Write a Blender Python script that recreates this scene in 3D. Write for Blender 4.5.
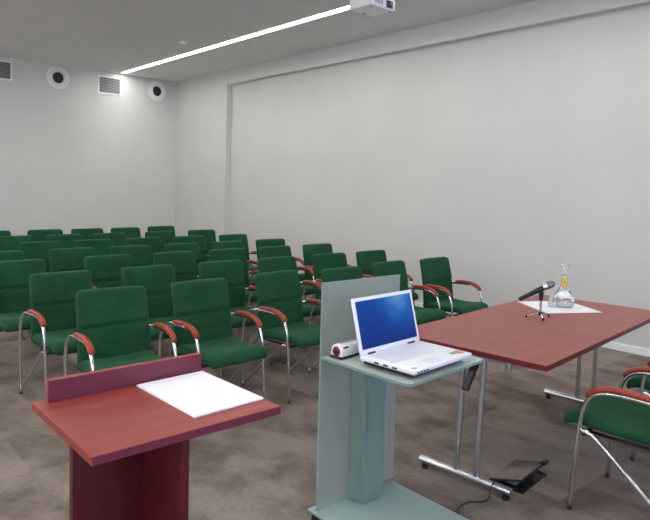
import bpy, bmesh, math, random
from mathutils import Vector, Matrix
random.seed(7)
S = bpy.context.scene
for o in list(bpy.data.objects):
    bpy.data.objects.remove(o)
col = S.collection
PI = math.pi
R = math.radians

# ------------------------------------------------------------------ camera
EYE = Vector((0, 0, 1.6))
F_PX, PITCH, AZ, ROLL, PY = 615.6, R(3.39), R(48.58), R(1.542), 223.2
fw = Vector((math.cos(AZ)*math.cos(PITCH), math.sin(AZ)*math.cos(PITCH), -math.sin(PITCH)))
r0 = Vector((math.sin(AZ), -math.cos(AZ), 0))
u0 = r0.cross(fw)
rt = r0*math.cos(ROLL) + u0*math.sin(ROLL)
up = u0*math.cos(ROLL) - r0*math.sin(ROLL)
cd = bpy.data.cameras.new('camera')
cam = bpy.data.objects.new('camera', cd)
col.objects.link(cam)
cd.sensor_fit = 'HORIZONTAL'
cd.sensor_width = 36
cd.lens = F_PX*36/650
cd.shift_y = (PY-260)/650
cd.clip_start = .05
cam.matrix_world = Matrix(((rt.x, up.x, -fw.x, EYE.x), (rt.y, up.y, -fw.y, EYE.y),
                           (rt.z, up.z, -fw.z, EYE.z), (0, 0, 0, 1)))
S.camera = cam

# ------------------------------------------------------------------ world, light, exposure
S.view_settings.view_transform = 'Standard'
S.view_settings.look = 'None'
S.view_settings.gamma = 1
S.view_settings.use_curve_mapping = False
S.view_settings.exposure = 0.5
w = bpy.data.worlds.new('world')
S.world = w
w.use_nodes = True
w.node_tree.nodes['Background'].inputs[0].default_value = (.55, .68, 1, 1)
w.node_tree.nodes['Background'].inputs[1].default_value = .5

def area(name, loc, rot, sx, sy, energy, color, spread=180):
    l = bpy.data.lights.new(name, 'AREA')
    l.shape = 'RECTANGLE'
    l.size, l.size_y = sx, sy
    l.energy = energy
    l.color = color
    l.spread = R(spread)
    o = bpy.data.objects.new(name, l)
    o.location = loc
    o.rotation_euler = rot
    col.objects.link(o)
    return o

STRIP_EMIT = 23.0
ASSUMED_WINDOW_W = 52
SIDE_W = 40
# daylight from two assumed windows added to the unseen wall behind the camera
for wx in (-1.2, 2.6):
    area('window_daylight', (wx, -3.02, 1.75), (R(90), 0, R(0)), 2.6, 1.5, ASSUMED_WINDOW_W, (.52, .60, 1.0))

# fill light for the room, from three windows added to the left wall
for wy in (1.2, 4.6, 8.0):
    area('side_daylight', (-4.04, wy, 1.9), (R(90), 0, R(-90)), 2.4, 1.7, SIDE_W, (1.0, .97, .925))

# ------------------------------------------------------------------ materials
def mat(name, base=(.8, .8, .8), rough=.5, metal=0, spec=.5, emit=None, estr=0, trans=0, ior=1.45, sheen=0, coat=0):
    m = bpy.data.materials.new(name)
    m.use_nodes = True
    b = m.node_tree.nodes['Principled BSDF']
    b.inputs['Base Color'].default_value = (*base, 1)
    b.inputs['Roughness'].default_value = rough
    b.inputs['Metallic'].default_value = metal
    b.inputs['Specular IOR Level'].default_value = spec
    b.inputs['Transmission Weight'].default_value = trans
    b.inputs['IOR'].default_value = ior
    b.inputs['Sheen Weight'].default_value = sheen
    b.inputs['Coat Weight'].default_value = coat
    if emit:
        b.inputs['Emission Color'].default_value = (*emit, 1)
        b.inputs['Emission Strength'].default_value = estr
    return m

def N(m, t, **k):
    n = m.node_tree.nodes.new(t)
    for a, v in k.items():
        setattr(n, a, v)
    return n

def L(m, a, b):
    m.node_tree.links.new(a, b)

def B(m):
    return m.node_tree.nodes['Principled BSDF']

def ramp(m, fac, stops):
    n = N(m, 'ShaderNodeValToRGB')
    e = n.color_ramp.elements
    while len(e) < len(stops):
        e.new(.5)
    for i, (p, c) in enumerate(stops):
        e[i].position = p
        e[i].color = (*c, 1)
    L(m, fac, n.inputs[0])
    return n

def noise(m, scale, detail=3, vec=None, rough=.5, dist=0):
    n = N(m, 'ShaderNodeTexNoise')
    n.inputs['Scale'].default_value = scale
    n.inputs['Detail'].default_value = detail
    n.inputs['Roughness'].default_value = rough
    n.inputs['Distortion'].default_value = dist
    if vec:
        L(m, vec, n.inputs['Vector'])
    return n

def mapping(m, kind='Object', scale=(1, 1, 1), rot=(0, 0, 0)):
    t = N(m, 'ShaderNodeTexCoord')
    p = N(m, 'ShaderNodeMapping')
    p.inputs['Scale'].default_value = scale
    p.inputs['Rotation'].default_value = rot
    L(m, t.outputs[kind], p.inputs[0])
    return p.outputs[0]

def bump(m, h, strength=.3, dist=.01):
    n = N(m, 'ShaderNodeBump')
    n.inputs['Strength'].default_value = strength
    n.inputs['Distance'].default_value = dist
    L(m, h, n.inputs['Height'])
    L(m, n.outputs[0], B(m).inputs['Normal'])

def plaster(name, c):
    m = mat(name, c, .85, spec=.2)
    v = mapping(m)
    n = noise(m, 1.2, 2, v)
    rp = ramp(m, n.outputs[0], [(.3, tuple(x*.97 for x in c)), (.7, tuple(min(1, x*1.02) for x in c))])
    L(m, rp.outputs[0], B(m).inputs['Base Color'])
    n2 = noise(m, 180, 2, v)
    bump(m, n2.outputs[0], .06, .004)
    return m

M_back = plaster('back_wall_paint', (.64, .665, .63))
M_wall = plaster('wall_paint', (.63, .625, .60))
M_ceil = plaster('ceiling_paint', (.70, .70, .69))
M_trim = mat('white_trim_paint', (.88, .88, .89), .45)

M_carpet = mat('carpet', rough=.97, spec=.1)
v = mapping(M_carpet)
vs = mapping(M_carpet, scale=(1.9, 1.4, 1), rot=(0, 0, .5))
br = N(M_carpet, 'ShaderNodeTexBrick')
br.offset = 0
br.inputs['Color1'].default_value = (.2, .2, .2, 1)
br.inputs['Color2'].default_value = (.8, .8, .8, 1)
br.inputs['Mortar'].default_value = (.42, .42, .42, 1)
br.inputs['Scale'].default_value = 1
br.inputs['Mortar Size'].default_value = .003
br.inputs['Brick Width'].default_value = .5
br.inputs['Row Height'].default_value = .5
L(M_carpet, v, br.inputs['Vector'])
n1 = noise(M_carpet, 1.9, 5, vs, .55, .2)
n2 = noise(M_carpet, 260, 2, v)
n3 = noise(M_carpet, 38, 3, v, .7)
mx = N(M_carpet, 'ShaderNodeMix', data_type='FLOAT')
mx.inputs[0].default_value = .24
L(M_carpet, n1.outputs[0], mx.inputs[2])
L(M_carpet, br.outputs[0], mx.inputs[3])
rp = ramp(M_carpet, mx.outputs[0], [(.36, (.128, .103, .086)), (.45, (.178, .146, .123)), (.54, (.240, .200, .170)), (.66, (.275, .232, .200))])
mm = N(M_carpet, 'ShaderNodeMix', data_type='RGBA', blend_type='OVERLAY')
mm.inputs[0].default_value = .75
L(M_carpet, rp.outputs[0], mm.inputs[6])
ad = N(M_carpet, 'ShaderNodeMix', data_type='FLOAT')
ad.inputs[0].default_value = .45
L(M_carpet, n2.outputs[0], ad.inputs[2])
L(M_carpet, n3.outputs[0], ad.inputs[3])
L(M_carpet, ad.outputs[0], mm.inputs[7])
L(M_carpet, mm.outputs[2], B(M_carpet).inputs['Base Color'])
bump(M_carpet, n2.outputs[0], .5, .006)

def fabric(name, c):
    m = mat(name, c, .9, spec=.25, sheen=.12)
    B(m).inputs['Sheen Tint'].default_value = (.3, .8, .5, 1)
    B(m).inputs['Sheen Roughness'].default_value = .45
    t = N(m, 'ShaderNodeTexCoord')
    oi = N(m, 'ShaderNodeObjectInfo')
    va = N(m, 'ShaderNodeVectorMath', operation='ADD')
    L(m, t.outputs['Object'], va.inputs[0])
    sc = N(m, 'ShaderNodeMath', operation='MULTIPLY')
    sc.inputs[1].default_value = 37
    L(m, oi.outputs['Random'], sc.inputs[0])
    L(m, sc.outputs[0], va.inputs[1])
    n = noise(m, 5, 3, va.outputs[0])
    rp = ramp(m, n.outputs[0], [(.3, tuple(x*.82 for x in c)), (.7, tuple(x*1.18 for x in c))])
    L(m, rp.outputs[0], B(m).inputs['Base Color'])
    mp = N(m, 'ShaderNodeMapping')
    mp.inputs['Scale'].default_value = (1, 1, 2.6)
    mp.inputs['Rotation'].default_value = (0, .4, 0)
    L(m, va.outputs[0], mp.inputs[0])
    wv = noise(m, 7, 2, mp.outputs[0], .5, 1.2)
    fn = noise(m, 600, 1, va.outputs[0])
    b1 = N(m, 'ShaderNodeBump')
    b1.inputs['Strength'].default_value = .32
    b1.inputs['Distance'].default_value = .02
    L(m, wv.outputs[0], b1.inputs['Height'])
    b2 = N(m, 'ShaderNodeBump')
    b2.inputs['Strength'].default_value = .15
    b2.inputs['Distance'].default_value = .002
    L(m, fn.outputs[0], b2.inputs['Height'])
    L(m, b1.outputs[0], b2.inputs['Normal'])
    L(m, b2.outputs[0], B(m).inputs['Normal'])
    return m

M_green = fabric('green_upholstery', (.013, .069, .027))
M_chrome = mat('chrome', (.72, .73, .75), .16, 1)
M_alu = mat('brushed_steel', (.62, .63, .66), .3, 1)

def wood(name, c1, c2, scale=(1, 9, 9), rough=.38, rot=0):
    m = mat(name, c1, rough, spec=.45)
    v = mapping(m, scale=scale, rot=(0, 0, rot))
    n = noise(m, 3.2, 5, v, .6, .35)
    rp = ramp(m, n.outputs[0], [(.25, c1), (.75, c2)])
    L(m, rp.outputs[0], B(m).inputs['Base Color'])
    return m

M_arm = wood('cherry_armrest', (.27, .036, .020), (.38, .064, .036), (2, 1, 2), .28)
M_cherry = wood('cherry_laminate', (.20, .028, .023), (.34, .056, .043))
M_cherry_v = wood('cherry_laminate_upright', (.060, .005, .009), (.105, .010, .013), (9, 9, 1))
M_table = wood('red_brown_laminate', (.235, .045, .035), (.34, .076, .058), (1, 8, 8), .33)
M_tedge = wood('dark_red_edging', (.11, .014, .016), (.16, .02, .022), (1, 6, 6), .4)
M_ctint = wood('purple_red_edging', (.12, .017, .034), (.17, .025, .045), (1, 6, 6), .4)  # cherry with the bluish light of the assumed rear windows mixed into its colour
M_paper = mat('white_paper', (.86, .87, .92), .6)
M_black = mat('black_plastic', (.012, .012, .013), .42)
M_white = mat('white_plastic', (.82, .83, .86), .3)
M_grey = mat('grey_plastic', (.34, .35, .37), .4)
M_grille = mat('grey_louvre', (.10, .11, .115), .5)
M_red = mat('red_plastic', (.22, .02, .02), .35)

def glass(name, c, tr, rough=.45):
    m = mat(name, c, rough, trans=tr, ior=1.3, spec=.5)
    return m

M_frost = glass('frosted_glass', (.68, .77, .745), .86, .6)
M_shelf = glass('green_glass_shelf', (.66, .76, .72), .45, .35)
M_base = glass('green_glass_base', (.50, .64, .60), .5, .35)
M_column = glass('clear_green_glass', (.64, .80, .78), .88, .32)
M_gedge = mat('polished_glass_edge', (.20, .33, .29), .15, spec=.7)
M_clear = mat('clear_glass', (.97, .99, 1), .03, trans=1, ior=1.45)
M_strip = mat('light_diffuser', (.9, .9, .9), .5, emit=(1, .98, .945), estr=STRIP_EMIT)

# ------------------------------------------------------------------ mesh helpers
def link(name, bm, m, parent=None, smooth=False, loc=None, mats=None):
    me = bpy.data.meshes.new(name)
    bmesh.ops.recalc_face_normals(bm, faces=bm.faces)
    bm.to_mesh(me)
    bm.free()
    for x in (mats or [m]):
        me.materials.append(x)
    if smooth:
        for p in me.polygons:
            p.use_smooth = True
        if smooth == 'auto':
            me.set_sharp_from_angle(angle=R(35))
    o = bpy.data.objects.new(name, me)
    col.objects.link(o)
    if parent:
        o.parent = parent
    if loc:
        o.location = loc
    return o

def root(name, label, cat, loc, rz=0, group=None):
    o = bpy.data.objects.new(name, None)
    o.empty_display_size = .1
    o.location = loc
    o.rotation_euler = (0, 0, rz)
    col.objects.link(o)
    o['label'] = label
    o['category'] = cat
    if group:
        o['group'] = group
    return o

def tag(o, label, cat, group=None):
    o['label'] = label
    o['category'] = cat
    if group:
        o['group'] = group
    return o

def struct(name, bm, m, parent=None, **k):
    o = link(name, bm, m, parent, **k)
    if not parent:
        o['kind'] = 'structure'
    return o

def box(bm, x0, x1, y0, y1, z0, z1, bev=0, seg=2, mi=0):
    r = bmesh.ops.create_cube(bm, size=1)
    vs = r['verts']
    for q in vs:
        q.co = Vector(((x0+x1)/2+q.co.x*(x1-x0), (y0+y1)/2+q.co.y*(y1-y0), (z0+z1)/2+q.co.z*(z1-z0)))
    fs = set(f for q in vs for f in q.link_faces)
    for f in fs:
        f.material_index = mi
    if bev:
        es = list(set(e for q in vs for e in q.link_edges))
        bmesh.ops.bevel(bm, geom=es, offset=bev, segments=seg, affect='EDGES', profile=.5)
    return vs

def nbox(*a, **k):
    bm = bmesh.new()
    box(bm, *a, **k)
    return bm

def cyl(bm, c, r, h, axis='z', n=24, r2=None, bev=0):
    q = bmesh.ops.create_cone(bm, cap_ends=True, segments=n, radius1=r, radius2=r if r2 is None else r2, depth=h)
    rot = {'z': Matrix(), 'x': Matrix.Rotation(PI/2, 4, 'Y'), 'y': Matrix.Rotation(-PI/2, 4, 'X')}[axis]
    for x in q['verts']:
        x.co = rot @ x.co + Vector(c)
    return q['verts']

def smooth_path(pts, n=5):
    P = [Vector(p) for p in pts]
    out = []
    for i in range(len(P)-1):
        a = P[i-1] if i else P[0]*2-P[1]
        b, c = P[i], P[i+1]
        d = P[i+2] if i+2 < len(P) else P[-1]*2-P[-2]
        for k in range(n):
            t = k/n
            out.append(.5*((2*b)+(c-a)*t+(2*a-5*b+4*c-d)*t*t+(3*b-a-3*c+d)*t**3))
    out.append(P[-1])
    return out

def tube(bm, pts, r, n=10, smooth=5, ry=None, taper=None, refup=None):
    P = smooth_path(pts, smooth) if smooth else [Vector(p) for p in pts]
    t0 = (P[1]-P[0]).normalized()
    ref = Vector(refup) if refup else (Vector((0, 0, 1)) if abs(t0.z) < .9 else Vector((1, 0, 0)))
    nrm = (ref - t0*ref.dot(t0)).normalized()
    rings = []
    for i, p in enumerate(P):
        t = (P[min(i+1, len(P)-1)]-P[max(i-1, 0)]).normalized()
        nrm = (nrm - t*nrm.dot(t)).normalized()
        b = t.cross(nrm)
        k = taper(i/(len(P)-1)) if taper else 1
        ring = []
        for j in range(n):
            a = 2*PI*j/n
            ring.append(bm.verts.new(p + nrm*math.cos(a)*(ry or r)*k + b*math.sin(a)*r*k))
        rings.append(ring)
    for a, b in zip(rings, rings[1:]):
        for j in range(n):
            bm.faces.new((a[j], a[(j+1) % n], b[(j+1) % n], b[j]))
    bm.faces.new(rings[0][::-1])
    bm.faces.new(rings[-1])

def lathe(bm, prof, n=32, c=(0, 0, 0), axis='z'):
    rings = []
    C = Vector(c)
    for r, z in prof:
        ring = []
        for j in range(n):
            a = 2*PI*j/n
            x, y = max(r, 1e-5)*math.cos(a), max(r, 1e-5)*math.sin(a)
            p = {'z': (x, y, z), 'y': (x, z, y), 'x': (z, x, y)}[axis]
            ring.append(bm.verts.new(C+Vector(p)))
        rings.append(ring)
    for a, b in zip(rings, rings[1:]):
        for j in range(n):
            bm.faces.new((a[j], a[(j+1) % n], b[(j+1) % n], b[j]))
    bmesh.ops.remove_doubles(bm, verts=bm.verts, dist=2e-5)

def pad(a, b, t, Rc, re, fn, nx=20, ny=22):
    """cushion with half sizes a, b, thickness t, plan corner radius Rc, edge roll re; fn(x, y, h) places it (h in -1..1)"""
    bm = bmesh.new()
    def sp(n):
        return [math.sin(PI/2*(2*i/n-1))*.5+(2*i/n-1)*.5 for i in range(n+1)]
    X, Y = sp(nx), sp(ny)
    V = {}
    for s in (1, -1):
        for i, x in enumerate(X):
            for j, y in enumerate(Y):
                edge = i in (0, nx) or j in (0, ny)
                if edge and s == -1:
                    V[i, j, -1] = V[i, j, 1]
                    continue
                px, py = x*a, y*b
                e = min(a-abs(px), b-abs(py))
                cx, cy = abs(px)-(a-Rc), abs(py)-(b-Rc)
                if cx > 0 and cy > 0:
                    u, w_ = cx/Rc, cy/Rc
                    px = math.copysign(a-Rc+Rc*u*math.sqrt(1-w_*w_/2), px)
                    py = math.copysign(b-Rc+Rc*w_*math.sqrt(1-u*u/2), py)
                k = min(e/re, 1)
                h = s*math.sqrt(max(0, 1-(1-k)**2))
                V[i, j, s] = bm.verts.new(fn(px, py, h, t))
    for s in (1, -1):
        for i in range(nx):
            for j in range(ny):
                q = [V[i, j, s], V[i+1, j, s], V[i+1, j+1, s], V[i, j+1, s]]
                try:
                    bm.faces.new(q if s > 0 else q[::-1])
                except ValueError:
                    pass
    return bm

# ------------------------------------------------------------------ room shell
XW, YB, H, ZR, XR, YR = 6.315, 12.025, 3.727, 3.474, 6.43, 10.05
XL, YF = -4.2, -3.2
struct('floor', nbox(XL-.1, XW+.3, YF-.2, YB+.2, -.1, 0), M_carpet)
bm = nbox(XL-.1, XW+.3, YF-.2, YB+.2, H+.06, H+.16)
SX0, SX1 = 5.025, 5.135                     # the slot the light strip sits in
box(bm, XL-.1, SX0, YF-.2, YB+.2, H, H+.06)
box(bm, SX1, XW+.3, YF-.2, YB+.2, H, H+.06)
box(bm, SX0, SX1, YB-.1, YB+.2, H, H+.06)
struct('ceiling', bm, M_ceil)
struct('wall_back', nbox(XL-.1, XW+.3, YB, YB+.15, 0, H), M_back)
bm = bmesh.new()
box(bm, XR, XW+.3, YF, YB, 0, H)
box(bm, XW, XR, YR, YB, 0, H)
box(bm, XW, XR, YF, YR, ZR, H)
struct('wall_right', bm, M_wall)
bm = bmesh.new()
box(bm, XL-.15, XL, YF, YB, 0, .9)
box(bm, XL-.15, XL, YF, YB, 2.9, H)
WY = [(wy-1.3, wy+1.3) for wy in (1.2, 4.6, 8.0)]  # unseen window openings, added for the side fill light
ys_ = [YF]+[q for p in WY for q in p]+[YB]
for k in range(0, len(ys_), 2):
    box(bm, XL-.15, XL, ys_[k], ys_[k+1], .9, 2.9)
struct('wall_left', bm, M_wall)
for i, (a, b) in enumerate(WY):
    bm = bmesh.new()
    for y in (a, (a+b)/2-.025, b-.05):
        box(bm, XL-.12, XL-.06, y, y+.05, .9, 2.9)
    for z in (.9, 2.85):
        box(bm, XL-.12, XL-.06, a, b, z, z+.05)
    struct('window_%d' % (i+3), bm, M_trim)  # frames of the added left wall windows
bm = bmesh.new()
box(bm, XL, XW+.3, YF-.15, YF, 0, 1.0)
box(bm, XL, XW+.3, YF-.15, YF, 2.5, H)
for a, b in ((XL, -2.5), (.1, 1.3), (3.9, XW+.3)):  # gaps left for the two assumed, unseen rear windows
    box(bm, a, b, YF-.15, YF, 1.0, 2.5)
struct('wall_front', bm, M_wall)
for i, (a, b) in enumerate(((-2.5, .1), (1.3, 3.9))):
    bm = bmesh.new()
    for x in (a, (a+b)/2-.025, b-.05):
        box(bm, x, x+.05, YF-.12, YF-.06, 1.0, 2.5)
    for z in (1.0, 2.45):
        box(bm, a, b, YF-.12, YF-.06, z, z+.05)
    struct('window_%d' % (i+1), bm, M_trim)  # frames of the assumed windows added behind the camera
struct('baseboard_right', nbox(XR-.014, XR, YF, YR, 0, .075, bev=.003), M_trim)
bm = nbox(XW-.014, XW, YR, YB, 0, .075, bev=.003)
struct('baseboard_right', bm, M_trim)
struct('baseboard_back', nbox(XL, XW-.014, YB-.014, YB, 0, .075, bev=.003), M_trim)

# ------------------------------------------------------------------ ceiling strip light, detector
def strip_light(x, y0, y1, label):
    t = root('strip_light', label, 'ceiling light', (x, (y0+y1)/2, H if recessed else H-.003))
    hl = (y1-y0)/2
    bm = bmesh.new()
    z = .0
    dz = .05 if recessed else -.002
    box(bm, -.048, .048, -hl+.004, hl-.004, dz-.04 if recessed else -.03, dz-.036 if recessed else -.004)
    link('diffuser', bm, M_strip, t)
    bm = bmesh.new()
    for s in (-1, 1):
        box(bm, s*.049 if s > 0 else -.052, .052 if s > 0 else -.049, -hl, hl, 0 if recessed else -.03, .055 if recessed else 0)
    link('housing', bm, M_white, t)
    return t
recessed = True
strip_light((SX0+SX1)/2, YF+.5, YB-.17, 'long glowing white strip light recessed in the ceiling towards the right wall')
recessed = False  # two extra strips added outside the view to light the room
for x, lab in ((1.2, 'ceiling strip light over the middle of the seating'), (-2.2, 'ceiling strip light near the left wall')):
    strip_light(x, YF+.5, YB-.3, 'long white ' + lab)

bm = bmesh.new()
lathe(bm, [(0, -.035), (.03, -.035), (.048, -.028), (.055, -.012), (.062, -.010), (.062, 0), (0, 0)], 28)
t = tag(link('smoke_detector', bm, M_trim, None, 'auto', (4.59, 8.56, H)), 'small round white smoke detector on the ceiling left of the light strip', 'smoke detector')

# ------------------------------------------------------------------ back wall vents
def grille(x0, x1, z0, z1, label):
    t = root('air_vent', label, 'vent', ((x0+x1)/2, YB, (z0+z1)/2), 0, 'square vents high on the back wall')
    a, b = (x1-x0)/2, (z1-z0)/2
    bm = bmesh.new()
    f = .028
    box(bm, -a, a, -.018, 0, b-f, b, bev=.003)
    box(bm, -a, a, -.018, 0, -b, -b+f, bev=.003)
    box(bm, -a, -a+f, -.018, 0, -b+f, b-f, bev=.003)
    box(bm, a-f, a, -.018, 0, -b+f, b-f, bev=.003)
    link('frame', bm, M_trim, t)
    link('backing', nbox(-a+f, a-f, -.003, 0, -b+f, b-f), M_grille, t)
    bm = bmesh.new()
    z = -b+f+.012
    while z < b-f-.008:
        vs = box(bm, -a+f, a-f, -.0015, .0015, -.009, .009)
        rot = Matrix.Rotation(R(-40), 4, 'X')
        for q in vs:
            q.co = rot @ q.co + Vector((0, -.0095, z))
        z += .03
    box(bm, -.003, .003, -.017, -.012, -b+f, b-f)
    link('louvres', bm, mat('louvre_grey', (.30, .32, .325), .5), t)
grille(2.62, 3.10, 3.325, 3.665, 'square grey louvred vent in a white frame at the left edge of the back wall')
grille(4.63, 5.10, 3.295, 3.645, 'square grey louvred vent in a white frame between the two round nozzles')

def nozzle(x, z, r, label):
    t = root('air_nozzle', label, 'air nozzle', (x, YB, z), 0, 'round air nozzles high on the back wall')
    bm = bmesh.new()
    lathe(bm, [(r, 0), (r, -.012), (r*.96, -.02), (r*.80, -.022), (r*.76, -.010), (r*.73, -.006), (r*.71, -.006), (r*.70, -.052), (r*.66, -.066), (r*.60, -.068), (r*.55, -.060), (r*.50, -.02), (r*.49, -.004)], 40, axis='y')
    link('ring', bm, M_trim, t, 'auto')
    bm = bmesh.new()
    lathe(bm, [(0, -.006), (r*.49, -.006), (r*.49, -.002), (0, -.002)], 32, axis='y')
    link('opening', bm, M_black, t)
nozzle(3.885, 3.49, .205, 'round white air nozzle between the two square vents')
nozzle(5.86, 3.48, .205, 'round white air nozzle nearest the room corner')

# ------------------------------------------------------------------ projector
t = root('projector', 'small white ceiling projector with a dark lens beside the light strip', 'projector', (4.035, 4.03, 3.2))
bm = nbox(-.155, .165, -.155, .12, 0, .10, bev=.014, seg=3)
link('casing', bm, M_white, t, 'auto')
bm = nbox(.045, .125, -.162, -.145, .015, .08, bev=.004)
link('lens_frame', bm, M_black, t)
bm = bmesh.new()
lathe(bm, [(0, -.172), (.02, -.170), (.026, -.164), (.028, -.15), (0, -.15)], 24, (.085, 0, .047), 'y')
link('lens', bm, mat('lens_glass', (.05, .06, .09), .05, spec=1), t, True)
bm = bmesh.new()
for k in range(6):
    box(bm, -.1+k*.018, -.09+k*.018, -.157, -.152, .03, .075)
link('air_slots', bm, M_grey, t)
for x, y in ((-.12, -.12), (.13, -.12), (.005, .09)):
    bm = bmesh.new()
    cyl(bm, (x, y, -.004), .012, .01)
    link('foot', bm, M_grey, t)

bm = nbox(-.06, .06, -.05, .05, .10, .115)
cyl(bm, (0, 0, .30), .02, .38)
cyl(bm, (0, 0, .515), .06, .024)
link('ceiling_mount', bm, M_white, t, 'auto')

# ------------------------------------------------------------------ chairs
WA = .258
def chair_parts(t, seedv):
    def seat_fn(x, y, h, th):
        v_ = .17+y                              # y runs -.25 .. .25
        z = .453
        z += .012*math.exp(-((v_+.02)/.10)**2) - .035*max(0, (-v_+.02)/.10)**2
        z -= .012*math.exp(-(x/.16)**2-((v_-.22)/.16)**2) if h > 0 else 0
        if h > 0:
            z += .003*math.sin(9*x+14*v_+seedv)
        return (x, v_, z+h*th/2)
    o = link('seat', pad(.238, .25, .058, .05, .03, seat_fn), M_green, t, True)
    def back_fn(x, y, h, th):
        s = (y+.265)/.53                         # 0 bottom, 1 top
        z = .405+.50*s
        v_ = .375+.075*s+.035*(s-.45)**2*4*.5 - .0
        k = h*th/2
        if h > 0:                               # front: towards the sitter
            k -= .013*math.exp(-((s-.54-.03*x*math.cos(seedv))/.018)**2)
            k += .005*math.exp(-((s-.60)/.05)**2)
            k -= .005*math.exp(-((s-.30-.25*x*math.sin(seedv+1))/.03)**2)*math.exp(-((x-.08*math.cos(seedv))/.13)**2)
            k += .003*math.sin(9*s+7*x*math.cos(seedv)+seedv)*(1-s)
        v_ += .022*(x/.23)**2*-.6
        return (x*(1-.03*s), v_-k, z)
    link('backrest', pad(.240, .265, .046, .045, .024, back_fn, 20, 40), M_green, t, True)
    for s in (-1, 1):
        u = s*WA
        bm = bmesh.new()
        tube(bm, [(u, 0, .012), (u, .012, .22), (u, .03, .42), (u, .046, .53), (u, .085, .605), (u, .16, .636), (u, .30, .640),
                  (u, .42, .630), (u, .495, .595), (u, .535, .53), (u, .55, .42), (u, .55, .20), (u, .55, .04),
                  (u, .53, .024), (u, .46, .09), (u, .27, .26), (u, .12, .39), (u, .075, .415), (u, .042, .42)], .012, 9, 4, refup=(1, 0, 0))
        fr = link('side_frame', bm, M_chrome, t, True)
        for vv in (0, .545):
            link('foot_cap', nbox(u-.011, u+.011, vv-.011, vv+.011, 0, .010, bev=.003), M_black, fr)
        bm = bmesh.new()
        tube(bm, [(u, .058, .594), (u, .085, .626), (u, .14, .652), (u, .205, .662), (u, .28, .662), (u, .360, .654)], .021, 12, 5,
             ry=.015, taper=lambda k: 1.0-.55*max(0, (.10-k)/.10)**2-.5*max(0, (k-.9)/.10)**2, refup=(0, -.7, .7))
        link('armrest', bm, M_arm, t, True)
        bm = bmesh.new()
        tube(bm, [(u, .405, .632), (u-s*.015, .425, .632), (s*.215, .440, .63)], .009, 8, 4)
        link('back_bracket', bm, M_chrome, t, True)
    bm = bmesh.new()
    tube(bm, [(-WA, .05, .405), (WA, .05, .405)], .009, 8, 0)
    tube(bm, [(-.20, .40, .405), (.20, .40, .405)], .009, 8, 0)
    for s in (-1, 1):
        tube(bm, [(s*.20, .05, .405), (s*.20, .40, .405)], .009, 8, 0)
    link('seat_rails', bm, M_black, t, True)

def copy_tree(src, parent=None):
    c = src.copy()
    col.objects.link(c)
    if parent:
        c.parent = parent
    for ch in list(src.children):
        if ch.name in bpy.data.objects:
            copy_tree(ch, c)
    return c

ordn = ['first', 'second', 'third', 'fourth', 'fifth', 'sixth', 'seventh', 'eighth']
rows = [
 (3.44, [4.99, 4.33, 3.62, 2.99, 2.245, 1.595], [2, 4, 0, 5, 2, -2]),
 (4.32, [4.90, 4.28, 3.60, 2.96, 2.265, 1.565], [1, 0, 2, 1, -1, 2]),
 (5.19, [4.86, 4.22, 3.585, 2.955, 2.28, 1.485], [0, 2, -1, 1, 2, 0]),
 (5.95, [4.73, 4.06, 3.45, 2.83, 2.21, 1.52], [0, 1, 2, 0, 3, 0]),
 (6.79, [4.69, 4.01, 3.37, 2.75, 2.16], [1, 0, 2, 1, 0]),
 (7.62, [4.72, 4.03, 3.28, 2.69, 2.08], [0, 2, 1, 0, 1]),
 (8.48, [4.51, 3.87, 3.30, 2.72, 2.05], [0, 1, 0, -1, 2]),
]
dY = {(0, 5): .0, (0, 0): .06, (0, 1): .08, (0, 2): -.02, (0, 3): .07, (3, 0): .02, (6, 0): .12, (5, 0): .08, (5, 1): .05}
first = {}
chairs = []
for ri, (Y, xs, yaws) in enumerate(rows):
    for ci, X in enumerate(xs):
        var = (ri*2+ci*3) % 3
        loc = (X+.44*math.sin(R(yaws[ci])), Y+dY.get((ri, ci), 0), 0)
        which = ('%s chair from the right end' % ordn[ci]) if ci else 'rightmost chair'
        lab = 'green padded armchair, %s of the %s row%s' % (which, ordn[ri] if ri < 6 else 'rearmost', ' from the front' if 0 < ri < 6 else '')
        if ri == 0:
            lab = ['green armchair by the right wall, front row right end', 'green armchair second from the front row\'s right end, just left of the end chair',
                   'green front row armchair whose back shows above the glass panel', 'green front row armchair just left of the glass panel',
                   'green front row armchair with creased back and full seat visible above the paper', 'green armchair directly behind the cherry lectern, left end of the front row'][ci]
        if var not in first:
            t = root('conference_chair', lab, 'chair', loc, R(yaws[ci]), 'green audience armchairs in rows')
            chair_parts(t, var*1.9)
            first[var] = t
        else:
            t = copy_tree(first[var])
            t.location = loc
            t.rotation_euler = (0, 0, R(yaws[ci]))
            t['label'] = lab
            t['group'] = 'green audience armchairs in rows'
        chairs.append(t)
for (x, y, yaw, lab) in ((3.225, 1.450, 184, 'large green armchair with red wooden arms at the lower right, seat tucked by the table'),
                         (4.085, 1.49, 184, 'green armchair partly visible beyond the nearest one at the right edge')):
    t = copy_tree(first[0])
    t.location = (x, y, 0)
    t.rotation_euler = (0, 0, R(yaw))
    t['label'] = lab
    t['group'] = 'armchairs on the speakers side of the table'

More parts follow.
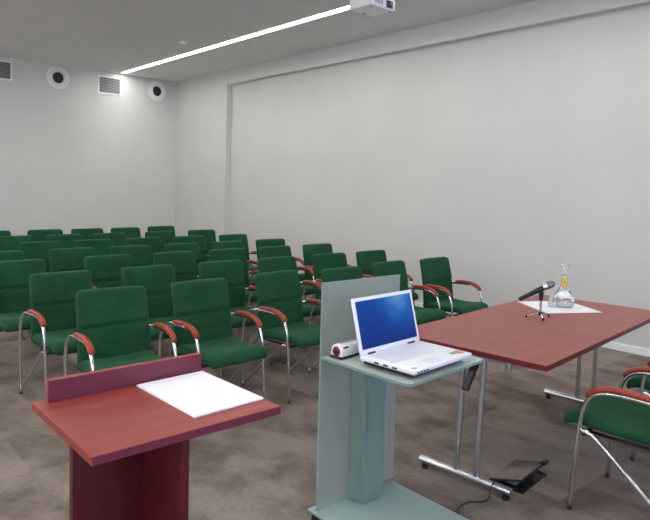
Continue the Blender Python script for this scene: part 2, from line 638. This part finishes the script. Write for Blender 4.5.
# ------------------------------------------------------------------ lectern
LX0, LX1, LY0, LY1, LZ = .452, .93, 1.195, 1.59, 1.05
t = root('lectern', 'cherry red wooden lectern with a raised lip along the top', 'lectern', ((LX0+LX1)/2, (LY0+LY1)/2, 0))
ox, oy = -(LX0+LX1)/2, -(LY0+LY1)/2
bm = nbox(LX0+ox, LX1-.006+ox, LY0+oy, LY1+oy, LZ-.020, LZ, bev=.0015)
link('top', bm, M_cherry, t)
for f in t.children[0].data.polygons:
    if f.normal.y < -.5:
        f.material_index = 1
t.children[0].data.materials.append(M_ctint)  # painted cool window tint on the faces towards the rear wall
lip = nbox(LX0+.030+ox, LX1-.020+ox, LY1-.030+oy, LY1-.012+oy, LZ, LZ+.054, bev=.001)
lo = link('lip', lip, M_cherry, t)
lo.data.materials.append(M_ctint)
for f in lo.data.polygons:
    if f.normal.y < -.5:
        f.material_index = 1  # same painted window tint on the lip's near face
PX0, PX1, PY0, PY1 = .513, .712, 1.27, 1.50
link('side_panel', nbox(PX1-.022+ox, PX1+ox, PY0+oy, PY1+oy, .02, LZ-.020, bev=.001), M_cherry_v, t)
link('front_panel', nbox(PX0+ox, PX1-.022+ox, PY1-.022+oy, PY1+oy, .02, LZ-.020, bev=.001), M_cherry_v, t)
link('base', nbox(PX0-.06+ox, PX1+.06+ox, PY0-.06+oy, PY1+.03+oy, 0, .025, bev=.002), M_cherry, t)

# papers on the lectern (A4 stack)
bm = bmesh.new()
q = [(.713, 1.557), (.921, 1.560), (.908, 1.263), (.719, 1.253)]
Wd, Hd = .203, .296
for k in range(3):
    box(bm, -Wd/2+.001*k, Wd/2, -Hd/2, Hd/2-.001*k, .0005+.0016*k, .0005+.0016*(k+1)-.0002, bev=.0004)
o = tag(link('paper_stack', bm, M_paper, None, False, (.811, 1.405, LZ)), 'white paper sheets lying on the cherry lectern', 'paper')
o.rotation_euler = (0, 0, R(2))

# ------------------------------------------------------------------ glass stand
GX0, GX1, GY, GZ = 1.889, 2.43, 2.15, 1.15
t = root('glass_stand', 'greenish frosted glass laptop stand with tall back panel and hollow column', 'stand', (2.16, 1.95, 0))
gx, gy = -2.16, -1.95
def glass_plate(name, x0, x1, y0, y1, z0, z1, m, parent, edges):
    bm = nbox(x0, x1, y0, y1, z0, z1, bev=.0012, seg=1)
    o = link(name, bm, m, parent)
    o.data.materials.append(M_gedge)
    for f in o.data.polygons:
        c = f.normal
        if edges == 'xy' and abs(c.z) < .5:
            f.material_index = 1
        if edges == 'yz' and abs(c.x) < .5:
            f.material_index = 1
        if edges == 'xz' and abs(c.y) < .5:
            f.material_index = 1
    return o
glass_plate('back_panel', GX0+gx, GX1+gx, GY-.005+gy, GY+.005+gy, .05, GZ, M_frost, t, 'xz')
# shelf with clipped near corner
bm = bmesh.new()
out = [(1.89, 2.143), (1.903, 1.66), (1.912, 1.63), (1.93, 1.617), (2.47, 1.650), (2.492, 1.658), (2.50, 1.68), (2.50, 2.143)]
lo_ = [bm.verts.new((x+gx, y+gy, .788)) for x, y in out]
hi_ = [bm.verts.new((x+gx, y+gy, .8)) for x, y in out]
bm.faces.new(lo_[::-1])
bm.faces.new(hi_)
n = len(out)
for i in range(n):
    f = bm.faces.new((lo_[i], lo_[(i+1) % n], hi_[(i+1) % n], hi_[i]))
    f.material_index = 1
link('shelf', bm, None, t, mats=[M_shelf, M_gedge])
glass_plate('column_pane', 2.094+gx, 2.102+gx, 2.05+gy, 2.143+gy, .052, .787, M_column, t, 'yz')
glass_plate('column_pane', 2.103+gx, 2.238+gx, 2.045+gy, 2.053+gy, .052, .787, M_column, t, 'xz')
glass_plate('column_pane', 2.230+gx, 2.238+gx, 2.054+gy, 2.143+gy, .052, .787, M_column, t, 'yz')
glass_plate('base_plate', 1.868+gx, 2.405+gx, 1.50+gy, 2.19+gy, .038, .050, M_base, t, 'xy')
for x, y in ((1.895, 2.16), (2.39, 2.16), (1.895, 1.55), (2.39, 1.55)):
    bm = bmesh.new()
    cyl(bm, (x+gx, y+gy, .019), .019, .038)
    link('foot', bm, M_black, t, 'auto')
bm = bmesh.new()
tube(bm, [(2.15, 2.11, .77), (2.15, 2.10, .62), (2.165, 2.09, .45), (2.14, 2.095, .30), (2.125, 2.10, .15), (2.13, 2.11, .06)], .005, 8)
tag(link('power_cable', bm, M_black, None, True), 'thin dark cable hanging inside the glass column of the stand', 'cable')

# ------------------------------------------------------------------ laptop
t = root('laptop', 'open white laptop with a blue underwater screen on the glass stand', 'laptop', (2.166, 1.795, .8), R(4))
LW, LD = .447, .305
bm = bmesh.new()
box(bm, -LW/2+.02, LW/2-.02, -LD/2+.03, LD/2-.005, .006, .026, bev=.008)
for x in (-.17, .17):
    for y in (-.09, .11):
        cyl(bm, (x, y, .004), .012, .008)
link('bottom_shell', bm, M_black, t, 'auto')
bm = bmesh.new()
box(bm, -LW/2, LW/2, -LD/2, LD/2, .026, .046, bev=.006, seg=3)
base = link('base', bm, M_white, t, 'auto')
bm = bmesh.new()
for r in range(6):
    nk = 17 if r else 16
    kw = (LW-.04)/nk
    for k in range(nk):
        if r == 5 and 4 < k < 10:
            continue
        x = -LW/2+.02+kw*k
        y = .10-r*.021
        box(bm, x+.0012, x+kw-.0012, y-.0185, y-.001, .0455, .0485)
y = .10-5*.021
kw = (LW-.04)/17
box(bm, -LW/2+.02+kw*5+.0012, -LW/2+.02+kw*10-.0012, y-.0185, y-.001, .0455, .0485)
link('keyboard', bm, M_white, base)
link('touchpad', nbox(-.075, .025, -.135, -.075, .0455, .0468), mat('touchpad_white', (.72, .73, .77), .35), base)
link('sticker', nbox(.125, .158, -.112, -.084, .0455, .0466), mat('green_sticker', (.12, .42, .22), .4), base)['label'] = 'small green sticker'
link('sticker', nbox(.160, .205, -.125, -.082, .0455, .0466), mat('orange_sticker', (.75, .20, .10), .4), base)['label'] = 'orange red sticker'
link('sticker', nbox(-.205, -.175, -.135, -.118, .0455, .0466), mat('dull_green_sticker', (.25, .42, .28), .4), base)['label'] = 'pale green sticker'
bm = bmesh.new()
for k in range(4):
    box(bm, -LW/2+.02+k*.022, -LW/2+.034+k*.022, -LD/2-.001, -LD/2+.002, .031, .038)
for k in range(3):
    box(bm, -LW/2-.001, -LW/2+.002, -.06+k*.05, -.035+k*.05, .031, .039)
link('ports', bm, M_black, base)
sc = bpy.data.objects.new('screen_lid', None)
col.objects.link(sc)
bm = nbox(-LW/2, LW/2, 0, .009, 0, .256, bev=.004, seg=2)
bpy.data.objects.remove(sc)
lid = link('screen_lid', bm, M_white, t, 'auto', (0, LD/2-.008, .047))
lid.rotation_euler = (R(-15), 0, 0)
mscr = mat('laptop_display', (.002, .006, .02), .35, spec=.15)
vv = mapping(mscr)
sx = N(mscr, 'ShaderNodeSeparateXYZ')
L(mscr, vv, sx.inputs[0])
# light from the upper right of the wallpaper
mg = N(mscr, 'ShaderNodeMapRange')
mg.inputs[1].default_value = .02
mg.inputs[2].default_value = .25
L(mscr, sx.outputs[2], mg.inputs[0])
nn = noise(mscr, 9, 4, vv, .6, .8)
vd = N(mscr, 'ShaderNodeVectorMath', operation='DISTANCE')
vd.inputs[1].default_value = (.11, 0, .235)
L(mscr, vv, vd.inputs[0])
m2 = N(mscr, 'ShaderNodeMapRange')
m2.inputs[1].default_value = .19
m2.inputs[2].default_value = .0
L(mscr, vd.outputs['Value'], m2.inputs[0])
mul = N(mscr, 'ShaderNodeMath', operation='MULTIPLY')
L(mscr, m2.outputs[0], mul.inputs[0])
L(mscr, nn.outputs[0], mul.inputs[1])
add = N(mscr, 'ShaderNodeMath', operation='MULTIPLY_ADD')
add.inputs[1].default_value = .22
L(mscr, mg.outputs[0], add.inputs[0])
L(mscr, mul.outputs[0], add.inputs[2])
rp = ramp(mscr, add.outputs[0], [(0, (.004, .035, .26)), (.2, (.004, .07, .42)), (.42, (.02, .16, .60)), (.75, (.16, .42, .80))])
L(mscr, rp.outputs[0], B(mscr).inputs['Emission Color'])
B(mscr).inputs['Emission Strength'].default_value = .50
link('display', nbox(-LW/2+.018, LW/2-.018, -.0012, .001, .022, .240), mscr, lid)
bm = bmesh.new()
tube(bm, [(-.012, 0, 0), (0, 0, .004), (.014, 0, .013), (.03, 0, .012)], .0045, 8, 4, ry=.0007, refup=(0, 1, 0), taper=lambda k: .25+1.3*math.sin(PI*min(1, k+.08)))
tube(bm, [(.006, 0, .008), (.002, 0, -.006), (.008, 0, -.016)], .003, 8, 4, ry=.0006, refup=(0, 1, 0))
mfish = mat('dark_blue_fish', (.01, .03, .09), .5, emit=(.01, .07, .2), estr=.5)
link('wallpaper_fish', bm, mfish, lid, False, (.035, -.0015, .155))
for s in (-1, 1):
    bm = bmesh.new()
    cyl(bm, (s*.15, LD/2-.006, .045), .008, .05, 'x', 14)
    link('hinge', bm, M_black, t, 'auto')

# ------------------------------------------------------------------ white gadget on the stand
t = root('desktop_gadget', 'small white rounded gadget with a dark red end on the stand behind the laptop', 'gadget', (1.998, 2.088, .8), R(6))
bm = nbox(-.078, .09, -.038, .038, 0, .012, bev=.003)
link('base_tray', bm, M_black, t)
bm = bmesh.new()
prof = [(-.035, .013), (-.036, .034)]+[(-.036*math.cos(a), .034+.034*math.sin(a)) for a in [PI*k/10 for k in range(1, 10)]]+[(.036, .034), (.035, .013)]
xs_ = [-.07, -.066, .07, .085]
sc_ = [.94, 1, 1, .8]
rg = []
for x, s_ in zip(xs_, sc_):
    rg.append([bm.verts.new((x, a*s_, .013+(b-.013)*s_)) for a, b in prof])
for a, b in zip(rg, rg[1:]):
    for j in range(len(prof)):
        k = (j+1) % len(prof)
        bm.faces.new((a[j], a[k], b[k], b[j]))
bm.faces.new(rg[0][::-1])
bm.faces.new(rg[-1])
link('cover', bm, M_white, t, 'auto')
bm = bmesh.new()
lathe(bm, [(0, -.0735), (.019, -.0735), (.023, -.072), (.024, -.069), (0, -.069)], 24, (0, 0, .034), 'x')
link('end_window', bm, M_red, t, 'auto')
bm = bmesh.new()
lathe(bm, [(0, -.078), (.011, -.078), (.013, -.073), (0, -.073)], 18, (0, -.002, .033), 'x')
link('end_knob', bm, M_black, t, 'auto')
link('slot', nbox(-.055, -.02, -.032, -.028, .04, .056), M_black, t)
link('stripe', nbox(-.05, .07, -.008, .008, .0675, .0695), M_grey, t)

# ------------------------------------------------------------------ speakers' table
TR = R(5.49)
TW, TD, TZ = .92, 2.0, .76
t = root('folding_table', 'long red brown conference table with chrome T legs', 'table', (2.785, 1.494, 0), TR)
bm = nbox(-.018, TD, -.010, TW, TZ-.030, TZ, bev=.002, seg=1)
top = link('tabletop', bm, M_table, t)
top.data.materials.append(M_tedge)
for f in top.data.polygons:
    if abs(f.normal.z) < .5:
        f.material_index = 1
for s, X, ya, yb in ((1, .03, .165, .725), (-1, 1.75, .165, .735)):
    bm = bmesh.new()
    tube(bm, [(X, ya, .047), (X, yb, .047)], .021, 16, 0)
    ft = link('foot', bm, M_alu, t, 'auto')
    for y in (ya+.03, yb-.03):
        bm = bmesh.new()
        cyl(bm, (X, y, .014), .018, .028)
        link('glide', bm, M_black, ft)
    for y in ((.37, .49) if s > 0 else (.37, .485)):
        bm = bmesh.new()
        tube(bm, [(X, y, .06), (X+s*.022, y-.01, .722)], .015, 14, 0)
        link('leg', bm, M_alu, t, 'auto')
    bm = bmesh.new()
    tube(bm, [(X+s*.022, .22, .712), (X+s*.022, .70, .712)], .012, 12, 0)
    for y in (.22, .70):
        cyl(bm, (X+s*.022, y, .700), .018, .055)
    link('cross_rail', bm, M_alu, t, 'auto')
    bm = bmesh.new()
    vs_ = box(bm, -.12, .12, -.018, .018, -.012, .012)
    rm = Matrix.Rotation(R(-50*s), 4, 'Y')
    for q_ in vs_:
        q_.co = rm @ q_.co + Vector((X+s*.02, .425, .63))
    link('folding_bracket', bm, M_black, t)
bm = bmesh.new()
for y in (.25, .67):
    box(bm, .10, 1.75, y-.015, y+.015, .705, .729)
link('under_frame', bm, M_black, t)

# paper on table, jug, tumbler, microphone
c_ = Vector((4.284, 2.229, TZ))
o = tag(link('paper_sheet', nbox(-.215, .215, -.215, .215, .0003, .0022), M_paper, None, False, c_), 'square white paper sheet under the carafe on the table', 'paper')
o.rotation_euler = (0, 0, R(-31))

JX, JY, JZ = 4.335, 2.215, TZ+.0025
t = root('carafe', 'clear glass water carafe with stopper and yellow flower on the table', 'carafe', (JX, JY, JZ))
bm = bmesh.new()
lathe(bm, [(0, .002), (.05, 0), (.066, .006), (.077, .026), (.078, .05), (.068, .082), (.048, .118), (.030, .148), (.024, .17), (.0235, .20), (.028, .222), (.031, .226),
           (.029, .226), (.0215, .202), (.0215, .17), (.027, .148), (.045, .117), (.065, .081), (.075, .05), (.074, .028), (.063, .009), (0, .006)], 40)
link('body', bm, M_clear, t, 'auto')
bm = bmesh.new()
lathe(bm, [(0, .0068), (.062, .0095), (.0732, .029), (.0742, .05), (.0642, .081), (.045, .115), (.0445, .116), (0, .116)], 40)
link('water', bm, mat('water', (.97, .99, 1), .02, trans=1, ior=1.33), t, True)
bm = bmesh.new()
lathe(bm, [(0, .20), (.018, .202), (.0205, .224), (.016, .232), (.012, .24), (.017, .262), (.031, .295), (.036, .306), (.031, .316), (0, .318)], 32)
link('stopper', bm, M_clear, t, 'auto')
bm = bmesh.new()
dv = Vector((-JX, -JY, 0)).normalized()
sd = Vector((-dv.y, dv.x, 0))
for k in range(8):
    a = 2*PI*k/8
    cc = dv*.027 + sd*math.cos(a)*.012 + Vector((0, 0, .178+math.sin(a)*.026))
    r_ = bmesh.ops.create_icosphere(bm, subdivisions=1, radius=.011, matrix=Matrix.Translation(cc))
link('flower', bm, mat('yellow_petals', (.85, .62, .03), .5), t, True)
bm = bmesh.new()
bmesh.ops.create_icosphere(bm, subdivisions=2, radius=.006, matrix=Matrix.Translation(dv*.034+Vector((0, 0, .185))))
link('flower_centre', bm, mat('orange_centre', (.75, .35, .02), .5), t, True)
bm = bmesh.new()
lathe(bm, [(0, 0), (.016, 0), (.017, .0015), (0, .002)], 20)
o = link('round_label', bm, mat('grey_label', (.33, .34, .36), .5), t, False, dv*.0785+sd*.030+Vector((0, 0, .058)))
o.location = dv*.071+sd*-.036+Vector((0, 0, .056))
o.rotation_euler = (dv*.071+sd*-.036).normalized().to_track_quat('Z', 'Y').to_euler()
tx_, ty_ = 4.235, 2.245
bm = bmesh.new()
lathe(bm, [(0, 0), (.026, 0), (.029, .004), (.033, .088), (.0315, .088), (.0275, .008), (0, .007)], 32)
tag(link('tumbler', bm, M_clear, None, 'auto', (tx_, ty_, TZ+.0025)), 'small clear drinking glass just left of the carafe', 'glass')

MX, MY = 3.80, 2.10
t = root('microphone_stand', 'small chrome tripod microphone stand on the table', 'microphone stand', (MX, MY, TZ))
for ang in (135, -8, 222):
    bm = bmesh.new()
    a = R(ang)
    tube(bm, [(0, 0, .03), (.03*math.cos(a), .03*math.sin(a), .028), (.088*math.cos(a), .088*math.sin(a), .008)], .0038, 8, 4)
    lg = link('leg', bm, M_chrome, t, True)
    bm = bmesh.new()
    bmesh.ops.create_uvsphere(bm, u_segments=12, v_segments=8, radius=.0085, matrix=Matrix.Translation((.09*math.cos(a), .09*math.sin(a), .0085)))
    link('rubber_tip', bm, M_black, lg, True)
bm = bmesh.new()
cyl(bm, (0, 0, .03), .014, .022)
link('hub', bm, M_black, t, 'auto')
bm = bmesh.new()
cyl(bm, (0, 0, .08), .0075, .09)
link('rod', bm, M_chrome, t, 'auto')
bm = bmesh.new()
cyl(bm, (0, 0, .145), .0125, .05, r2=.016)
rd = Vector((math.sin(AZ), -math.cos(AZ), 0))
box(bm, -.014, .014, -.014, .014, .165, .18, bev=.003)
link('clip', bm, M_black, t, 'auto')
t = root('microphone', 'dark handheld microphone with silver grille tilted up on its tripod', 'microphone', (MX, MY, TZ+.198))
ax = (rd*.90+Vector((0, 0, .47))).normalized()
t.location = t.location - ax*.020
q4 = ax.to_track_quat('Z', 'Y').to_matrix().to_4x4()
def mic_part(name, prof, m, sm='auto'):
    bm = bmesh.new()
    lathe(bm, prof, 24)
    bmesh.ops.transform(bm, matrix=q4, verts=bm.verts)
    link(name, bm, m, t, sm)
mic_part('handle', [(0, -.145), (.012, -.145), (.0135, -.14), (.015, -.05), (.0185, .03), (0, .03)], M_black)
mic_part('collar', [(0, .03), (.0195, .03), (.024, .05), (.0245, .058), (0, .058)], M_chrome)
mic_part('grille', [(0, .058), (.0235, .058), (.026, .075), (.0255, .092), (.020, .108), (.010, .115), (0, .116)], mat('silver_mesh', (.25, .25, .30), .38, .9), True)

# ------------------------------------------------------------------ floor box with open lid, cord
A_ = Vector((2.897, 1.851, 0)); B_ = Vector((3.217, 1.898, 0)); C_ = Vector((3.229, 1.696, 0)); D_ = Vector((2.907, 1.661, 0))
ctr = (A_+B_+C_+D_)/4
t = root('floor_socket_box', 'open floor socket box with a raised carpeted lid beside the table foot', 'floor box', ctr, R(6.5))
hx, hy = .16, .098
bm = bmesh.new()
for a in (( -hx, hx, hy-.014, hy), (-hx, hx, -hy, -hy+.014), (-hx, -hx+.014, -hy+.014, hy-.014), (hx-.014, hx, -hy+.014, hy-.014)):
    box(bm, *a, 0, .008)
link('frame', bm, M_black, t)
link('socket_plate', nbox(-hx+.014, hx-.014, -hy+.014, hy-.014, .0005, .004), M_black, t)
bm = bmesh.new()
for k in range(3):
    box(bm, -.10+k*.075, -.05+k*.075, -.03, .03, .004, .009, bev=.003)
link('socket', bm, M_grey, t)
lid = link('lid', nbox(-hx, hx, -.195, 0, 0, .010, bev=.002), M_black, t, False, (0, hy-.002, .011))
lid.rotation_euler = (R(-16), 0, 0)
link('carpet_inlay', nbox(-hx+.006, hx-.006, -.188, -.006, .0102, .013), M_carpet, lid)
link('handle', nbox(hx-.05, hx+.004, -.21, -.175, .001, .022, bev=.004), M_black, lid)
bm = bmesh.new()
X_ = 2.775
tube(bm, [(2.915, 1.70, .012), (2.86, 1.725, .03), (2.80, 1.748, .070), (2.765, 1.749, .0735), (2.738, 1.745, .045), (2.722, 1.742, .008), (2.66, 1.752, .006), (2.616, 1.79, .006),
          (2.52, 1.785, .006), (2.43, 1.74, .006), (2.30, 1.80, .006), (2.20, 1.95, .006), (2.15, 2.05, .006)], .0035, 8, 6)
tag(link('floor_cable', bm, M_black, None, True), 'thin black cord running from the floor box over the table foot', 'cord')
